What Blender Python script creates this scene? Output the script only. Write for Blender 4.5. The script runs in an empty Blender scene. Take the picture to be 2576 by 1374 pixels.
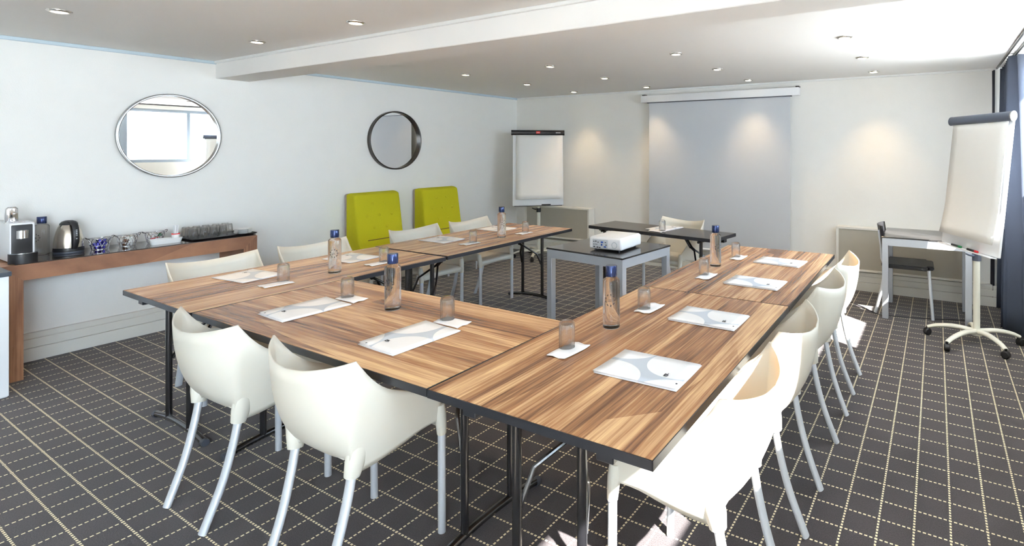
import bpy, bmesh, math, random
from mathutils import Vector, Matrix
from math import sin, cos, pi, radians, sqrt

random.seed(7)
sc = bpy.context.scene
COL = sc.collection

# ------------------------------------------------------------------ camera
YAW = radians(29.4)
cam_data = bpy.data.cameras.new('camera')
cam = bpy.data.objects.new('camera', cam_data)
COL.objects.link(cam)
cam.location = (0, 0, 1.5)
cam.rotation_euler = (pi / 2, 0, YAW)
cam_data.sensor_width = 36
cam_data.lens = 1329.33 * 36 / 2576
cam_data.shift_x = -(1606.05 - 1288) / 2576
cam_data.shift_y = -(687 - 377) / 2576
cam_data.clip_start = 0.05
sc.camera = cam

# ------------------------------------------------------------------ sky, sun, exposure
world = bpy.data.worlds.new('sky')
sc.world = world
world.use_nodes = True
bg = world.node_tree.nodes['Background']
bg.inputs[0].default_value = (0.70, 0.85, 1.0, 1)
bg.inputs[1].default_value = 17.0
SUN_D = Vector((-1.0, 0.52, -1.0))
sun_data = bpy.data.lights.new('sun_offscreen', 'SUN')
sun_data.energy = 125
sun_data.angle = radians(0.6)
sun_data.color = (1.0, 0.95, 0.87)
sun = bpy.data.objects.new('sun_offscreen', sun_data)
COL.objects.link(sun)
sun.rotation_euler = SUN_D.to_track_quat('-Z', 'Y').to_euler()
sun.location = (6, -4, 6)
LAMP_W = 23.0
sc.view_settings.view_transform = 'Standard'
sc.view_settings.look = 'None'
sc.view_settings.gamma = 1
sc.view_settings.use_curve_mapping = False
sc.view_settings.exposure = 0.32
sc.cycles.max_bounces = 16
sc.cycles.diffuse_bounces = 6
sc.cycles.glossy_bounces = 5
sc.cycles.transmission_bounces = 16
sc.cycles.transparent_max_bounces = 24
sc.cycles.caustics_reflective = False
sc.cycles.caustics_refractive = False
sc.cycles.sample_clamp_indirect = 8
sc.cycles.use_denoising = True

# ------------------------------------------------------------------ helpers
def tag(o, label=None, cat=None, group=None, kind=None):
    if label: o['label'] = label
    if cat: o['category'] = cat
    if group: o['group'] = group
    if kind: o['kind'] = kind
    return o

def obj(name, bm, mat, parent=None, smooth=40):
    bmesh.ops.recalc_face_normals(bm, faces=bm.faces)
    me = bpy.data.meshes.new(name)
    bm.to_mesh(me); bm.free()
    if mat: me.materials.append(mat)
    if smooth:
        for p in me.polygons: p.use_smooth = True
        me.set_sharp_from_angle(angle=radians(smooth))
    o = bpy.data.objects.new(name, me)
    COL.objects.link(o)
    if parent: o.parent = parent
    return o

def empty(name, loc=(0, 0, 0), rz=0.0):
    o = bpy.data.objects.new(name, None)
    COL.objects.link(o)
    o.location = loc; o.rotation_euler = (0, 0, rz)
    o.empty_display_size = 0.1
    return o

def thing(name, label, cat, loc=(0, 0, 0), rz=0.0, group=None):
    return tag(empty(name, loc, rz), label, cat, group)

def dup(o, parent=None):
    c = o.copy(); COL.objects.link(c); c.parent = parent
    for ch in list(o.children): dup(ch, c)
    return c

def B(): return bmesh.new()

def box(bm, x0, x1, y0, y1, z0, z1, bev=0.0, seg=2, M=None):
    r = bmesh.ops.create_cube(bm, size=1)
    vs = r['verts']
    for v in vs:
        v.co = Vector(((x0 + x1) / 2 + v.co.x * (x1 - x0), (y0 + y1) / 2 + v.co.y * (y1 - y0), (z0 + z1) / 2 + v.co.z * (z1 - z0)))
    if M is not None:
        for v in vs: v.co = M @ v.co
    if bev > 0:
        es = set()
        for v in vs: es.update(v.link_edges)
        bmesh.ops.bevel(bm, geom=list(es), offset=bev, segments=seg, profile=0.5, affect='EDGES')
    return bm

def tube(bm, path, rx, ry=None, n=10, ref=Vector((1, 0, 0)), cap=True):
    """sweep of an ellipse; rx, ry numbers or lists along the path"""
    path = [Vector(p) for p in path]
    m = len(path)
    rxs = rx if isinstance(rx, (list, tuple)) else [rx] * m
    if ry is None: rys = rxs
    else: rys = ry if isinstance(ry, (list, tuple)) else [ry] * m
    rings = []
    for i, p in enumerate(path):
        t = (path[min(i + 1, m - 1)] - path[max(i - 1, 0)]).normalized()
        a = ref - t * ref.dot(t)
        if a.length < 0.05:
            rr = Vector((0, 1, 0)); a = rr - t * rr.dot(t)
        a.normalize(); b = t.cross(a)
        rings.append([bm.verts.new(p + a * (rxs[i] * cos(2 * pi * k / n)) + b * (rys[i] * sin(2 * pi * k / n))) for k in range(n)])
    for i in range(m - 1):
        for k in range(n):
            bm.faces.new((rings[i][k], rings[i][(k + 1) % n], rings[i + 1][(k + 1) % n], rings[i + 1][k]))
    if cap:
        bm.faces.new(rings[0][::-1]); bm.faces.new(rings[-1])
    return bm

def lathe(bm, prof, n=24, c=(0, 0, 0), close=False):
    rings = []
    c = Vector(c)
    for r, z in prof:
        if r < 1e-5: rings.append([bm.verts.new(c + Vector((0, 0, z)))])
        else: rings.append([bm.verts.new(c + Vector((r * cos(2 * pi * k / n), r * sin(2 * pi * k / n), z))) for k in range(n)])
    pairs = list(zip(rings[:-1], rings[1:]))
    if close: pairs.append((rings[-1], rings[0]))
    for A, C in pairs:
        for k in range(n):
            k2 = (k + 1) % n
            if len(A) == 1 and len(C) == 1: continue
            if len(A) == 1: bm.faces.new((A[0], C[k2], C[k]))
            elif len(C) == 1: bm.faces.new((A[k], A[k2], C[0]))
            else: bm.faces.new((A[k], A[k2], C[k2], C[k]))
    return bm

def prism(bm, poly, z0, z1, M=None):
    a = [bm.verts.new((x, y, z0)) for x, y in poly]
    b = [bm.verts.new((x, y, z1)) for x, y in poly]
    bm.faces.new(a[::-1]); bm.faces.new(b)
    n = len(poly)
    for i in range(n): bm.faces.new((a[i], a[(i + 1) % n], b[(i + 1) % n], b[i]))
    if M is not None:
        for v in a + b: v.co = M @ v.co
    return bm

def grid(bm, P):
    V = [[bm.verts.new(p) for p in row] for row in P]
    for i in range(len(V) - 1):
        for j in range(len(V[0]) - 1):
            bm.faces.new((V[i][j], V[i][j + 1], V[i + 1][j + 1], V[i + 1][j]))
    return V

def crom(pts, u):
    """Catmull-Rom over pts, u in 0..1"""
    n = len(pts) - 1
    x = min(max(u, 0), 1) * n
    i = min(int(x), n - 1); f = x - i
    p1, p2 = Vector(pts[i]), Vector(pts[i + 1])
    p0 = Vector(pts[i - 1]) if i > 0 else p1 * 2 - p2
    p3 = Vector(pts[i + 2]) if i + 2 <= n else p2 * 2 - p1
    return 0.5 * ((2 * p1) + (p2 - p0) * f + (2 * p0 - 5 * p1 + 4 * p2 - p3) * f * f + (3 * p1 - p0 - 3 * p2 + p3) * f ** 3)

# ------------------------------------------------------------------ materials
def srgb(r, g, b):
    f = lambda c: ((c / 255 + 0.055) / 1.055) ** 2.4 if c > 10.3 else c / 255 / 12.92
    return (f(r), f(g), f(b), 1)

def nodes(m): return m.node_tree.nodes, m.node_tree.links

def mat(name, col, rough=0.5, metal=0.0, spec=0.5, noise=0.0, nscale=40, bump=0.0, bscale=200, coat=0.0, emit=None, estr=0):
    m = bpy.data.materials.new(name); m.use_nodes = True
    N, L = nodes(m)
    b = N['Principled BSDF']
    b.inputs['Base Color'].default_value = col
    b.inputs['Roughness'].default_value = rough
    b.inputs['Metallic'].default_value = metal
    b.inputs['Specular IOR Level'].default_value = spec
    b.inputs['Coat Weight'].default_value = coat
    if emit:
        b.inputs['Emission Color'].default_value = emit
        b.inputs['Emission Strength'].default_value = estr
    tc = N.new('ShaderNodeTexCoord')
    if noise > 0:
        n = N.new('ShaderNodeTexNoise'); n.inputs['Scale'].default_value = nscale; n.inputs['Detail'].default_value = 4
        L.new(tc.outputs['Object'], n.inputs['Vector'])
        mx = N.new('ShaderNodeMix'); mx.data_type = 'RGBA'
        mx.inputs['A'].default_value = tuple(c * (1 - noise) for c in col[:3]) + (1,)
        mx.inputs['B'].default_value = tuple(min(1, c * (1 + noise)) for c in col[:3]) + (1,)
        L.new(n.outputs['Fac'], mx.inputs['Factor']); L.new(mx.outputs['Result'], b.inputs['Base Color'])
    if bump > 0:
        n2 = N.new('ShaderNodeTexNoise'); n2.inputs['Scale'].default_value = bscale; n2.inputs['Detail'].default_value = 3
        L.new(tc.outputs['Object'], n2.inputs['Vector'])
        bp = N.new('ShaderNodeBump'); bp.inputs['Strength'].default_value = bump; bp.inputs['Distance'].default_value = 0.002
        L.new(n2.outputs['Fac'], bp.inputs['Height']); L.new(bp.outputs['Normal'], b.inputs['Normal'])
    return m

def wood(name, dark, mid, light, rough=0.3, sy=1.0):
    """long streaks running along local x"""
    m = bpy.data.materials.new(name); m.use_nodes = True
    N, L = nodes(m); b = N['Principled BSDF']
    tc = N.new('ShaderNodeTexCoord'); oi = N.new('ShaderNodeObjectInfo')
    off = N.new('ShaderNodeVectorMath'); off.operation = 'SCALE'; off.inputs[0].default_value = (17, 31, 11)
    L.new(oi.outputs['Random'], off.inputs['Scale'])
    add = N.new('ShaderNodeVectorMath'); add.operation = 'ADD'
    L.new(tc.outputs['Object'], add.inputs[0]); L.new(off.outputs[0], add.inputs[1])
    def nz(scale, sc, det, dist=0.0):
        mp = N.new('ShaderNodeMapping'); mp.inputs['Scale'].default_value = scale
        L.new(add.outputs[0], mp.inputs['Vector'])
        n = N.new('ShaderNodeTexNoise'); n.inputs['Scale'].default_value = sc; n.inputs['Detail'].default_value = det
        n.inputs['Distortion'].default_value = dist; n.inputs['Roughness'].default_value = 0.6
        L.new(mp.outputs[0], n.inputs['Vector']); return n
    n1 = nz((0.8, 9 * sy, 1), 1.6, 4, 0.5)
    n2 = nz((0.9, 46 * sy, 1), 2.2, 8, 0.25)
    # staves: random tone per long strip
    mp = N.new('ShaderNodeMapping'); mp.inputs['Scale'].default_value = (0.55, 13 * sy, 1)
    L.new(add.outputs[0], mp.inputs['Vector'])
    vor = N.new('ShaderNodeTexVoronoi'); vor.inputs['Scale'].default_value = 1.0; vor.inputs['Randomness'].default_value = 0.85
    L.new(mp.outputs[0], vor.inputs['Vector'])
    sep = N.new('ShaderNodeSeparateColor'); L.new(vor.outputs['Color'], sep.inputs[0])
    a1 = N.new('ShaderNodeMath'); a1.operation = 'MULTIPLY_ADD'; a1.inputs[1].default_value = 0.28
    L.new(sep.outputs[0], a1.inputs[0])
    a2 = N.new('ShaderNodeMath'); a2.operation = 'MULTIPLY_ADD'; a2.inputs[1].default_value = 0.75; a2.inputs[2].default_value = -0.33
    L.new(n1.outputs['Fac'], a2.inputs[0]); L.new(a2.outputs[0], a1.inputs[2])
    a3 = N.new('ShaderNodeMath'); a3.operation = 'MULTIPLY_ADD'; a3.inputs[1].default_value = 0.85
    L.new(n2.outputs['Fac'], a3.inputs[0]); L.new(a1.outputs[0], a3.inputs[2])
    cr = N.new('ShaderNodeValToRGB'); e = cr.color_ramp.elements
    e[0].position = 0.36; e[0].color = dark; e[1].position = 0.9; e[1].color = light
    x = e.new(0.58); x.color = mid
    L.new(a3.outputs[0], cr.inputs[0]); L.new(cr.outputs[0], b.inputs['Base Color'])
    b.inputs['Roughness'].default_value = rough
    bp = N.new('ShaderNodeBump'); bp.inputs['Strength'].default_value = 0.05; bp.inputs['Distance'].default_value = 0.001
    L.new(n2.outputs['Fac'], bp.inputs['Height']); L.new(bp.outputs[0], b.inputs['Normal'])
    return m

def thin_plastic(name, col, trans, k=0.3, rough=0.35):
    """moulded cream plastic that lets a little yellow light through"""
    m = bpy.data.materials.new(name); m.use_nodes = True
    N, L = nodes(m); b = N['Principled BSDF']; out = N['Material Output']
    b.inputs['Base Color'].default_value = col; b.inputs['Roughness'].default_value = rough
    tr = N.new('ShaderNodeBsdfTranslucent'); tr.inputs[0].default_value = trans
    mx = N.new('ShaderNodeMixShader'); mx.inputs[0].default_value = k
    L.new(b.outputs[0], mx.inputs[1]); L.new(tr.outputs[0], mx.inputs[2]); L.new(mx.outputs[0], out.inputs[0])
    return m

def pane_glass(name, tint=(1, 1, 1, 1), refl=0.06):
    m = bpy.data.materials.new(name); m.use_nodes = True
    N, L = nodes(m); out = N['Material Output']; N.remove(N['Principled BSDF'])
    t = N.new('ShaderNodeBsdfTransparent'); t.inputs[0].default_value = tint
    g = N.new('ShaderNodeBsdfGlossy'); g.inputs['Roughness'].default_value = 0.01
    lw = N.new('ShaderNodeLayerWeight'); lw.inputs[0].default_value = 0.35
    ma = N.new('ShaderNodeMath'); ma.operation = 'MULTIPLY_ADD'; ma.inputs[1].default_value = 0.55; ma.inputs[2].default_value = refl
    L.new(lw.outputs['Fresnel'], ma.inputs[0])
    mx = N.new('ShaderNodeMixShader'); L.new(ma.outputs[0], mx.inputs[0])
    L.new(t.outputs[0], mx.inputs[1]); L.new(g.outputs[0], mx.inputs[2]); L.new(mx.outputs[0], out.inputs[0])
    return m

def solid_glass(name, ior, clear):
    """refracting glass with a clear share, so that it does not throw an opaque shadow"""
    m = bpy.data.materials.new(name); m.use_nodes = True
    N, L = nodes(m); out = N['Material Output']; N.remove(N['Principled BSDF'])
    g = N.new('ShaderNodeBsdfGlass'); g.inputs['IOR'].default_value = ior; g.inputs['Roughness'].default_value = 0.0
    t = N.new('ShaderNodeBsdfTransparent')
    mx = N.new('ShaderNodeMixShader'); mx.inputs[0].default_value = clear
    L.new(g.outputs[0], mx.inputs[1]); L.new(t.outputs[0], mx.inputs[2])
    L.new(mx.outputs[0], out.inputs[0])
    return m

def carpet():
    m = bpy.data.materials.new('carpet'); m.use_nodes = True
    N, L = nodes(m); b = N['Principled BSDF']
    CELL, X0, Y0, W = 0.1263, -0.329, 2.351, 0.0075
    geo = N.new('ShaderNodeNewGeometry'); sp = N.new('ShaderNodeSeparateXYZ')
    L.new(geo.outputs['Position'], sp.inputs[0])
    def mth(op, a, b_=None, c=None):
        n = N.new('ShaderNodeMath'); n.operation = op
        for i, v in enumerate((a, b_, c)):
            if v is None: continue
            if isinstance(v, (int, float)): n.inputs[i].default_value = v
            else: L.new(v, n.inputs[i])
        return n.outputs[0]
    cx = mth('MULTIPLY_ADD', sp.outputs['X'], 1 / CELL, -X0 / CELL)
    cy = mth('MULTIPLY_ADD', sp.outputs['Y'], 1 / CELL, -Y0 / CELL)
    def line(c, along):
        d = mth('ABSOLUTE', mth('SUBTRACT', mth('FRACT', mth('ADD', c, 0.5)), 0.5))
        on = mth('LESS_THAN', d, W / 2 / CELL)
        f = mth('FRACT', mth('MULTIPLY_ADD', along, 7.0, 0.31))
        return mth('MULTIPLY', on, mth('LESS_THAN', f, 0.62))
    mask = mth('MAXIMUM', line(cx, cy), line(cy, cx))
    n1 = N.new('ShaderNodeTexNoise'); n1.inputs['Scale'].default_value = 240; n1.inputs['Detail'].default_value = 3
    n2 = N.new('ShaderNodeTexNoise'); n2.inputs['Scale'].default_value = 3; n2.inputs['Detail'].default_value = 3
    for n in (n1, n2): L.new(geo.outputs['Position'], n.inputs['Vector'])
    cr = N.new('ShaderNodeValToRGB'); e = cr.color_ramp.elements
    e[0].position = 0.3; e[0].color = srgb(36, 32, 35); e[1].position = 0.72; e[1].color = srgb(80, 73, 76)
    ad = mth('MULTIPLY_ADD', n2.outputs['Fac'], 0.25, mth('MULTIPLY', n1.outputs['Fac'], 0.75))
    L.new(ad, cr.inputs[0])
    mx = N.new('ShaderNodeMix'); mx.data_type = 'RGBA'
    L.new(mask, mx.inputs['Factor']); L.new(cr.outputs[0], mx.inputs['A']); mx.inputs['B'].default_value = srgb(240, 228, 192)
    L.new(mx.outputs['Result'], b.inputs['Base Color'])
    b.inputs['Roughness'].default_value = 0.95; b.inputs['Specular IOR Level'].default_value = 0.15
    b.inputs['Sheen Weight'].default_value = 0.25
    hh = mth('MULTIPLY_ADD', mask, 1.2, n1.outputs['Fac'])
    bp = N.new('ShaderNodeBump'); bp.inputs['Strength'].default_value = 0.5; bp.inputs['Distance'].default_value = 0.003
    L.new(hh, bp.inputs['Height']); L.new(bp.outputs[0], b.inputs['Normal'])
    return m

def folder_print():
    """white card with pale grey sweeping bands (flat print), local x along the folder's long side"""
    m = bpy.data.materials.new('folder_card'); m.use_nodes = True
    N, L = nodes(m); b = N['Principled BSDF']
    tc = N.new('ShaderNodeTexCoord'); sp = N.new('ShaderNodeSeparateXYZ'); L.new(tc.outputs['Object'], sp.inputs[0])
    def mth(op, a, b_=None, c=None):
        n = N.new('ShaderNodeMath'); n.operation = op
        for i, v in enumerate((a, b_, c)):
            if v is None: continue
            if isinstance(v, (int, float)): n.inputs[i].default_value = v
            else: L.new(v, n.inputs[i])
        return n.outputs[0]
    def dist(x, y):
        dx = mth('SUBTRACT', sp.outputs['X'], x); dy = mth('SUBTRACT', sp.outputs['Y'], y)
        return mth('SQRT', mth('ADD', mth('MULTIPLY', dx, dx), mth('MULTIPLY', dy, dy)))
    # three big discs left white, the gaps between them are printed grey
    d1 = mth('LESS_THAN', dist(-0.12, -0.13), 0.142)
    d2 = mth('LESS_THAN', dist(0.095, 0.07), 0.118)
    d3 = mth('LESS_THAN', dist(-0.15, 0.17), 0.140)
    d4 = mth('LESS_THAN', dist(0.16, -0.18), 0.132)
    white = mth('MAXIMUM', mth('MAXIMUM', d1, d2), mth('MAXIMUM', d3, d4))
    mx = N.new('ShaderNodeMix'); mx.data_type = 'RGBA'
    L.new(white, mx.inputs['Factor']); mx.inputs['A'].default_value = srgb(198, 206, 216); mx.inputs['B'].default_value = srgb(247, 247, 248)
    L.new(mx.outputs['Result'], b.inputs['Base Color'])
    b.inputs['Roughness'].default_value = 0.35
    return m

MAT = dict(
    wall=mat('wall_paint', srgb(243, 241, 236), 0.8, noise=0.02, nscale=6, bump=0.35, bscale=140),
    ceil=mat('ceiling_paint', srgb(244, 242, 239), 0.85, noise=0.01, nscale=4),
    trim=mat('trim_white', srgb(240, 240, 238), 0.5),
    trim_blue=mat('trim_pale_blue', srgb(196, 211, 220), 0.45),
    duct=mat('baseboard_cream', srgb(232, 229, 220), 0.45, noise=0.015, nscale=5),
    carpet=carpet(),
    table=wood('walnut_laminate', srgb(100, 68, 47), srgb(160, 115, 79), srgb(230, 191, 142), 0.27),
    console=wood('console_walnut', srgb(112, 76, 56), srgb(152, 108, 80), srgb(190, 146, 112), 0.4, sy=0.8),
    console_top=mat('smoked_glass_top', srgb(58, 48, 44), 0.06, spec=0.8, coat=0.6),
    black_edge=mat('black_edge', srgb(38, 40, 46), 0.35, noise=0.1, nscale=30),
    black_metal=mat('black_metal', srgb(22, 22, 25), 0.22, metal=0.0, spec=0.8, coat=0.5),
    chair=thin_plastic('cream_plastic', srgb(246, 245, 234), (.56, .37, .035, 1), 0.27, 0.36),
    alu=mat('satin_aluminium', srgb(222, 227, 234), 0.34, metal=0.35, noise=0.04, nscale=90),
    alu2=mat('grey_aluminium', srgb(198, 203, 211), 0.32, metal=0.5, noise=0.03, nscale=60),
    blackglass=mat('black_glass', srgb(44, 42, 42), 0.12, spec=0.6, noise=0.03),
    black_top=mat('black_laminate', srgb(62, 56, 50), 0.24, noise=0.08, nscale=80),
    black_plastic=mat('black_plastic', srgb(28, 28, 31), 0.4, noise=0.05),
    dark_grey=mat('charcoal_plastic', srgb(70, 74, 84), 0.4, noise=0.04),
    slate=mat('slate_bar', srgb(74, 82, 98), 0.35, noise=0.03),
    white=mat('white_plastic', srgb(240, 241, 243), 0.35, noise=0.01),
    ceramic=mat('white_ceramic', srgb(244, 244, 242), 0.15, coat=0.3),
    offwhite=mat('cream_enamel', srgb(226, 224, 210), 0.35, noise=0.02),
    paper=mat('flip_paper', srgb(238, 236, 232), 0.75, noise=0.01, nscale=10),
    napkin=mat('napkin_paper', srgb(248, 247, 248), 0.8, noise=0.01, bump=0.4, bscale=900),
    folder=folder_print(),
    card=mat('folder_white', srgb(244, 244, 247), 0.45),
    ink=mat('dark_ink', srgb(36, 38, 48), 0.6),
    screen=mat('projection_cloth', srgb(208, 211, 216), 0.75, noise=0.01, nscale=8),
    mesh_grey=mat('radiator_mesh', srgb(178, 172, 158), 0.55, noise=0.05, nscale=600),
    green=mat('lime_wool', srgb(198, 192, 38), 0.9, noise=0.12, nscale=160, bump=0.5, bscale=500, spec=0.2),
    taupe=mat('taupe_shell', srgb(170, 156, 146), 0.6, noise=0.04),
    curtain=mat('curtain_slate_blue', srgb(58, 65, 80), 0.85, noise=0.06, nscale=120, bump=0.2, bscale=400),
    curtain_dark=mat('blackout_cloth', srgb(44, 46, 56), 0.9, noise=0.06, nscale=120),
    chrome=mat('chrome', srgb(226, 228, 232), 0.08, metal=1.0),
    steel=mat('brushed_steel', srgb(204, 196, 184), 0.22, metal=1.0, noise=0.05, nscale=60),
    dark_steel=mat('dark_steel_rim', srgb(70, 66, 62), 0.3, metal=0.6, noise=0.05),
    grey_steel=mat('grey_steel_rim', srgb(170, 172, 172), 0.25, metal=0.9),
    mirror=mat('mirror_silver', (0.93, 0.94, 0.94, 1), 0.0, metal=1.0),
    navy=mat('navy_cap', srgb(24, 44, 92), 0.2, metal=0.5, coat=0.4),
    glass=solid_glass('clear_tumbler_glass', 1.42, 0.40),
    bottleglass=solid_glass('clear_bottle_glass', 1.37, 0.28),
    pane=pane_glass('window_glass', (0.98, 0.99, 1, 1), 0.02),
    frame=mat('window_frame_grey', srgb(160, 172, 184), 0.4),
    lamp_on=mat('lit_lamp', (1, 1, 1, 1), 0.5, emit=(1.0, 0.86, 0.62, 1), estr=14),
    lamp_ring=mat('lamp_ring_nickel', srgb(200, 196, 188), 0.25, metal=0.8),
    red=mat('red_badge', srgb(214, 40, 36), 0.4),
    redcap=mat('red_marker_cap', srgb(205, 40, 50), 0.4),
    greencap=mat('green_marker_cap', srgb(30, 120, 70), 0.4),
    brown=mat('brown_sachet', srgb(96, 62, 40), 0.5),
    blue_cap=mat('blue_capsule', srgb(52, 48, 140), 0.25, metal=0.5),
    blue=mat('blue_port', srgb(40, 84, 170), 0.4),
    grey_port=mat('port_panel_grey', srgb(198, 203, 208), 0.45),
    paving=mat('pale_paving', srgb(232, 232, 230), 0.9, noise=0.05, nscale=4),
    cab_white=mat('cabinet_white', srgb(236, 240, 244), 0.35, noise=0.01),
    cab_top=mat('cabinet_slate_top', srgb(66, 74, 84), 0.3, noise=0.04),
)

# ------------------------------------------------------------------ room shell
WX, WY, CZ = -5.62, 6.16, 2.29
XR, YB = 0.78, -2.7
WT_ = .10
def struct(name, bm, m, parent=None, label=None, smooth=0):
    o = obj(name, bm, m, parent, smooth)
    if parent is None: o['kind'] = 'structure'
    if label: o['label'] = label
    return o

struct('floor', box(B(), WX - .2, XR + WT_, YB - .2, WY + .2, -.1, 0), MAT['carpet'], label='charcoal carpet with a woven grid of cream dashes')
struct('ceiling', box(B(), WX - .2, XR + WT_, YB - .2, WY + .2, CZ, CZ + .15), MAT['ceil'], label='flat white painted ceiling with recessed spotlights')
struct('wall_left', box(B(), WX - .2, WX, YB - .2, WY + .2, 0, CZ), MAT['wall'], label='long off-white textured wall with two round mirrors')
struct('wall_back', box(B(), WX, XR + WT_, WY, WY + .2, 0, CZ), MAT['wall'], label='cream textured wall behind the projection screen')
# wall on the window side: a high strip window, a pier and a large glazed front
D0 = (-2.6, -0.45, 0.05, 2.22)  # unseen glazed doors behind the camera, added to throw daylight on the front chairs
W1 = (.22, 1.50, 1.62, 2.22)      # y0, y1, z0, z1
W2 = (2.72, 3.52, 1.50, 2.22)
W3 = (3.52, 5.62, 1.28, 2.22)
WT = .10
bm = B()
def wr(y0, y1, z0, z1): box(bm, XR, XR + WT, y0, y1, z0, z1)
wr(YB - .2, WY, W1[3], CZ)
wr(YB - .2, D0[0], 0, W1[3])
wr(D0[0], D0[1], 0, D0[2])
wr(D0[1], W1[0], 0, W1[3])
wr(W1[0], W1[1], 0, W1[2])
wr(W1[1], W2[0], 0, W1[3])
wr(W2[0], W2[1], 0, W2[2])
wr(W3[0], W3[1], 0, W3[2])
wr(W3[1], WY, 0, W1[3])
struct('wall_right', bm, MAT['wall'], label='off-white window wall with glazed openings')
struct('wall_behind', box(B(), WX, XR, YB - .2, YB, 0, CZ), MAT['wall'], label='plain off-white wall facing the projection screen')
struct('ceiling_beam', box(B(), WX, XR, 2.262, 2.530, 2.138, CZ, .004, 1), MAT['ceil'], label='white boxed ceiling beam crossing the room')

def window(name, y0, y1, z0, z1, mull, x=XR + .02, fw=.05, label=None):
    bm = B()
    box(bm, x, x + .07, y0, y1, z0, z0 + fw); box(bm, x, x + .07, y0, y1, z1 - fw, z1)
    for y in [y0 + fw / 2] + list(mull) + [y1 - fw / 2]:
        box(bm, x, x + .07, y - fw / 2, y + fw / 2, z0 + fw, z1 - fw)
    f = struct(name, bm, MAT['frame'], label=label)
    ys = [y0 + fw] + [v for y in mull for v in (y - fw / 2, y + fw / 2)] + [y1 - fw]
    for a, b_ in zip(ys[::2], ys[1::2]):
        obj('pane', box(B(), x + .03, x + .038, a, b_, z0 + fw, z1 - fw), MAT['pane'], f, 0)
    return f
window('added_daylight_door', *D0[:2], *D0[2:], [-1.9, -1.2], label='grey framed glazed doors, unseen, added to let in daylight')
window('window_1', *W1[:2], *W1[2:], [], label='grey framed strip window high in the wall')
window('window_2', *W2[:2], *W2[2:], [], label='small grey framed window between wall pier and casements')
d = window('window_3', *W3[:2], *W3[2:], [4.42], label='grey framed window of two clear casements beside the curtain')
bm = B(); box(bm, XR, XR + .02, 4.93, 4.97, 1.60, 1.72, .006)
obj('window_handle', bm, MAT['grey_steel'], d)
struct('ground', box(B(), -14, 14, -14, 14, -.4, -.12), MAT['paving'], label='pale paving outside the windows')

# baseboard ducts with two grooves
def duct(name, along, c0, c1, face, depth, label):
    bm = B(); levels = [(0, .092), (.096, .158), (.162, .200)]
    for i, (z0, z1) in enumerate(levels):
        dd = depth - (0.006 if i == 2 else 0)
        if along == 'y': box(bm, face - depth, face - depth + dd, c0, c1, z0, z1, .003, 1)
        else: box(bm, c0, c1, face + depth - dd, face + depth, z0, z1, .003, 1)
    if along == 'y': box(bm, face - depth, face - .012, c0, c1, 0, .196)
    else: box(bm, c0, c1, face + .012, face + depth, 0, .196)
    return struct(name, bm, MAT['duct'], label=label)
duct('baseboard_left', 'y', YB, WY, WX + .035, .035, 'cream grooved heating duct along the mirror wall')
duct('baseboard_back', 'x', WX, XR, WY - .11, .11, 'cream grooved heating duct under the projection screen')

# ceiling trims
def trim(name, x0, x1, y0, y1, m, label, h=.022):
    bm = B(); box(bm, x0, x1, y0, y1, CZ - h, CZ, .003, 1)
    return struct(name, bm, m, label=label)
trim('trim_1', WX, WX + .024, YB, 2.262, MAT['trim_blue'], 'pale blue cornice strip before the beam', .026)
trim('trim_2', WX, WX + .024, 2.53, WY, MAT['trim_blue'], 'pale blue cornice strip beyond the beam', .026)
trim('trim_3', WX + .024, XR, WY - .02, WY, MAT['trim'], 'white cornice strip above the projection screen')
trim('trim_4', WX + .024, XR, 2.242, 2.262, MAT['trim'], 'white cornice strip along the ceiling beam')

# curtain rail and curtains
rail = tag(obj('curtain_rail', B(), MAT['dark_steel']), 'dark double curtain rail fixed to ceiling before the window', 'curtain rail')
bm = B(); box(bm, .50, .515, 1.8, 6.1, CZ - .018, CZ, .002, 1); box(bm, .56, .575, 1.8, 6.1, CZ - .018, CZ, .002, 1)
bmesh.ops.recalc_face_normals(bm, faces=bm.faces); bm.to_mesh(rail.data); bm.free()

def curtain(name, x, y0, y1, folds, amp, m, flare, label):
    n = folds * 10; P = []
    for iz in range(13):
        t = iz / 12; z = CZ - .03 - t * (CZ - .05)
        row = []
        for i in range(n + 1):
            u = i / n
            a = amp * (0.75 + .35 * t) * (1 + .25 * sin(5 * u + 1.3))
            yy = y0 + (y1 - y0) * u + .02 * sin(2 * pi * folds * u * 2 + t) * t - flare * t * (1 - u)
            row.append(Vector((x + a * sin(2 * pi * folds * u + .5 * sin(2.2 * t + 3 * u)) - .02 * t * sin(7 * u), yy, z)))
        P.append(row)
    bm = B(); grid(bm, P)
    o = obj(name, bm, m)
    md = o.modifiers.new('thick', 'SOLIDIFY'); md.thickness = .004
    return tag(o, label, 'curtain')
curtain('curtain', .56, 5.13, 6.02, 7, .055, MAT['curtain'], .02, 'slate blue pleated curtain gathered behind the flip chart')
curtain('blackout_curtain', .475, 6.05, 6.13, 1, .012, MAT['curtain_dark'], 0, 'narrow dark blackout cloth strip against the cream wall')

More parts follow.
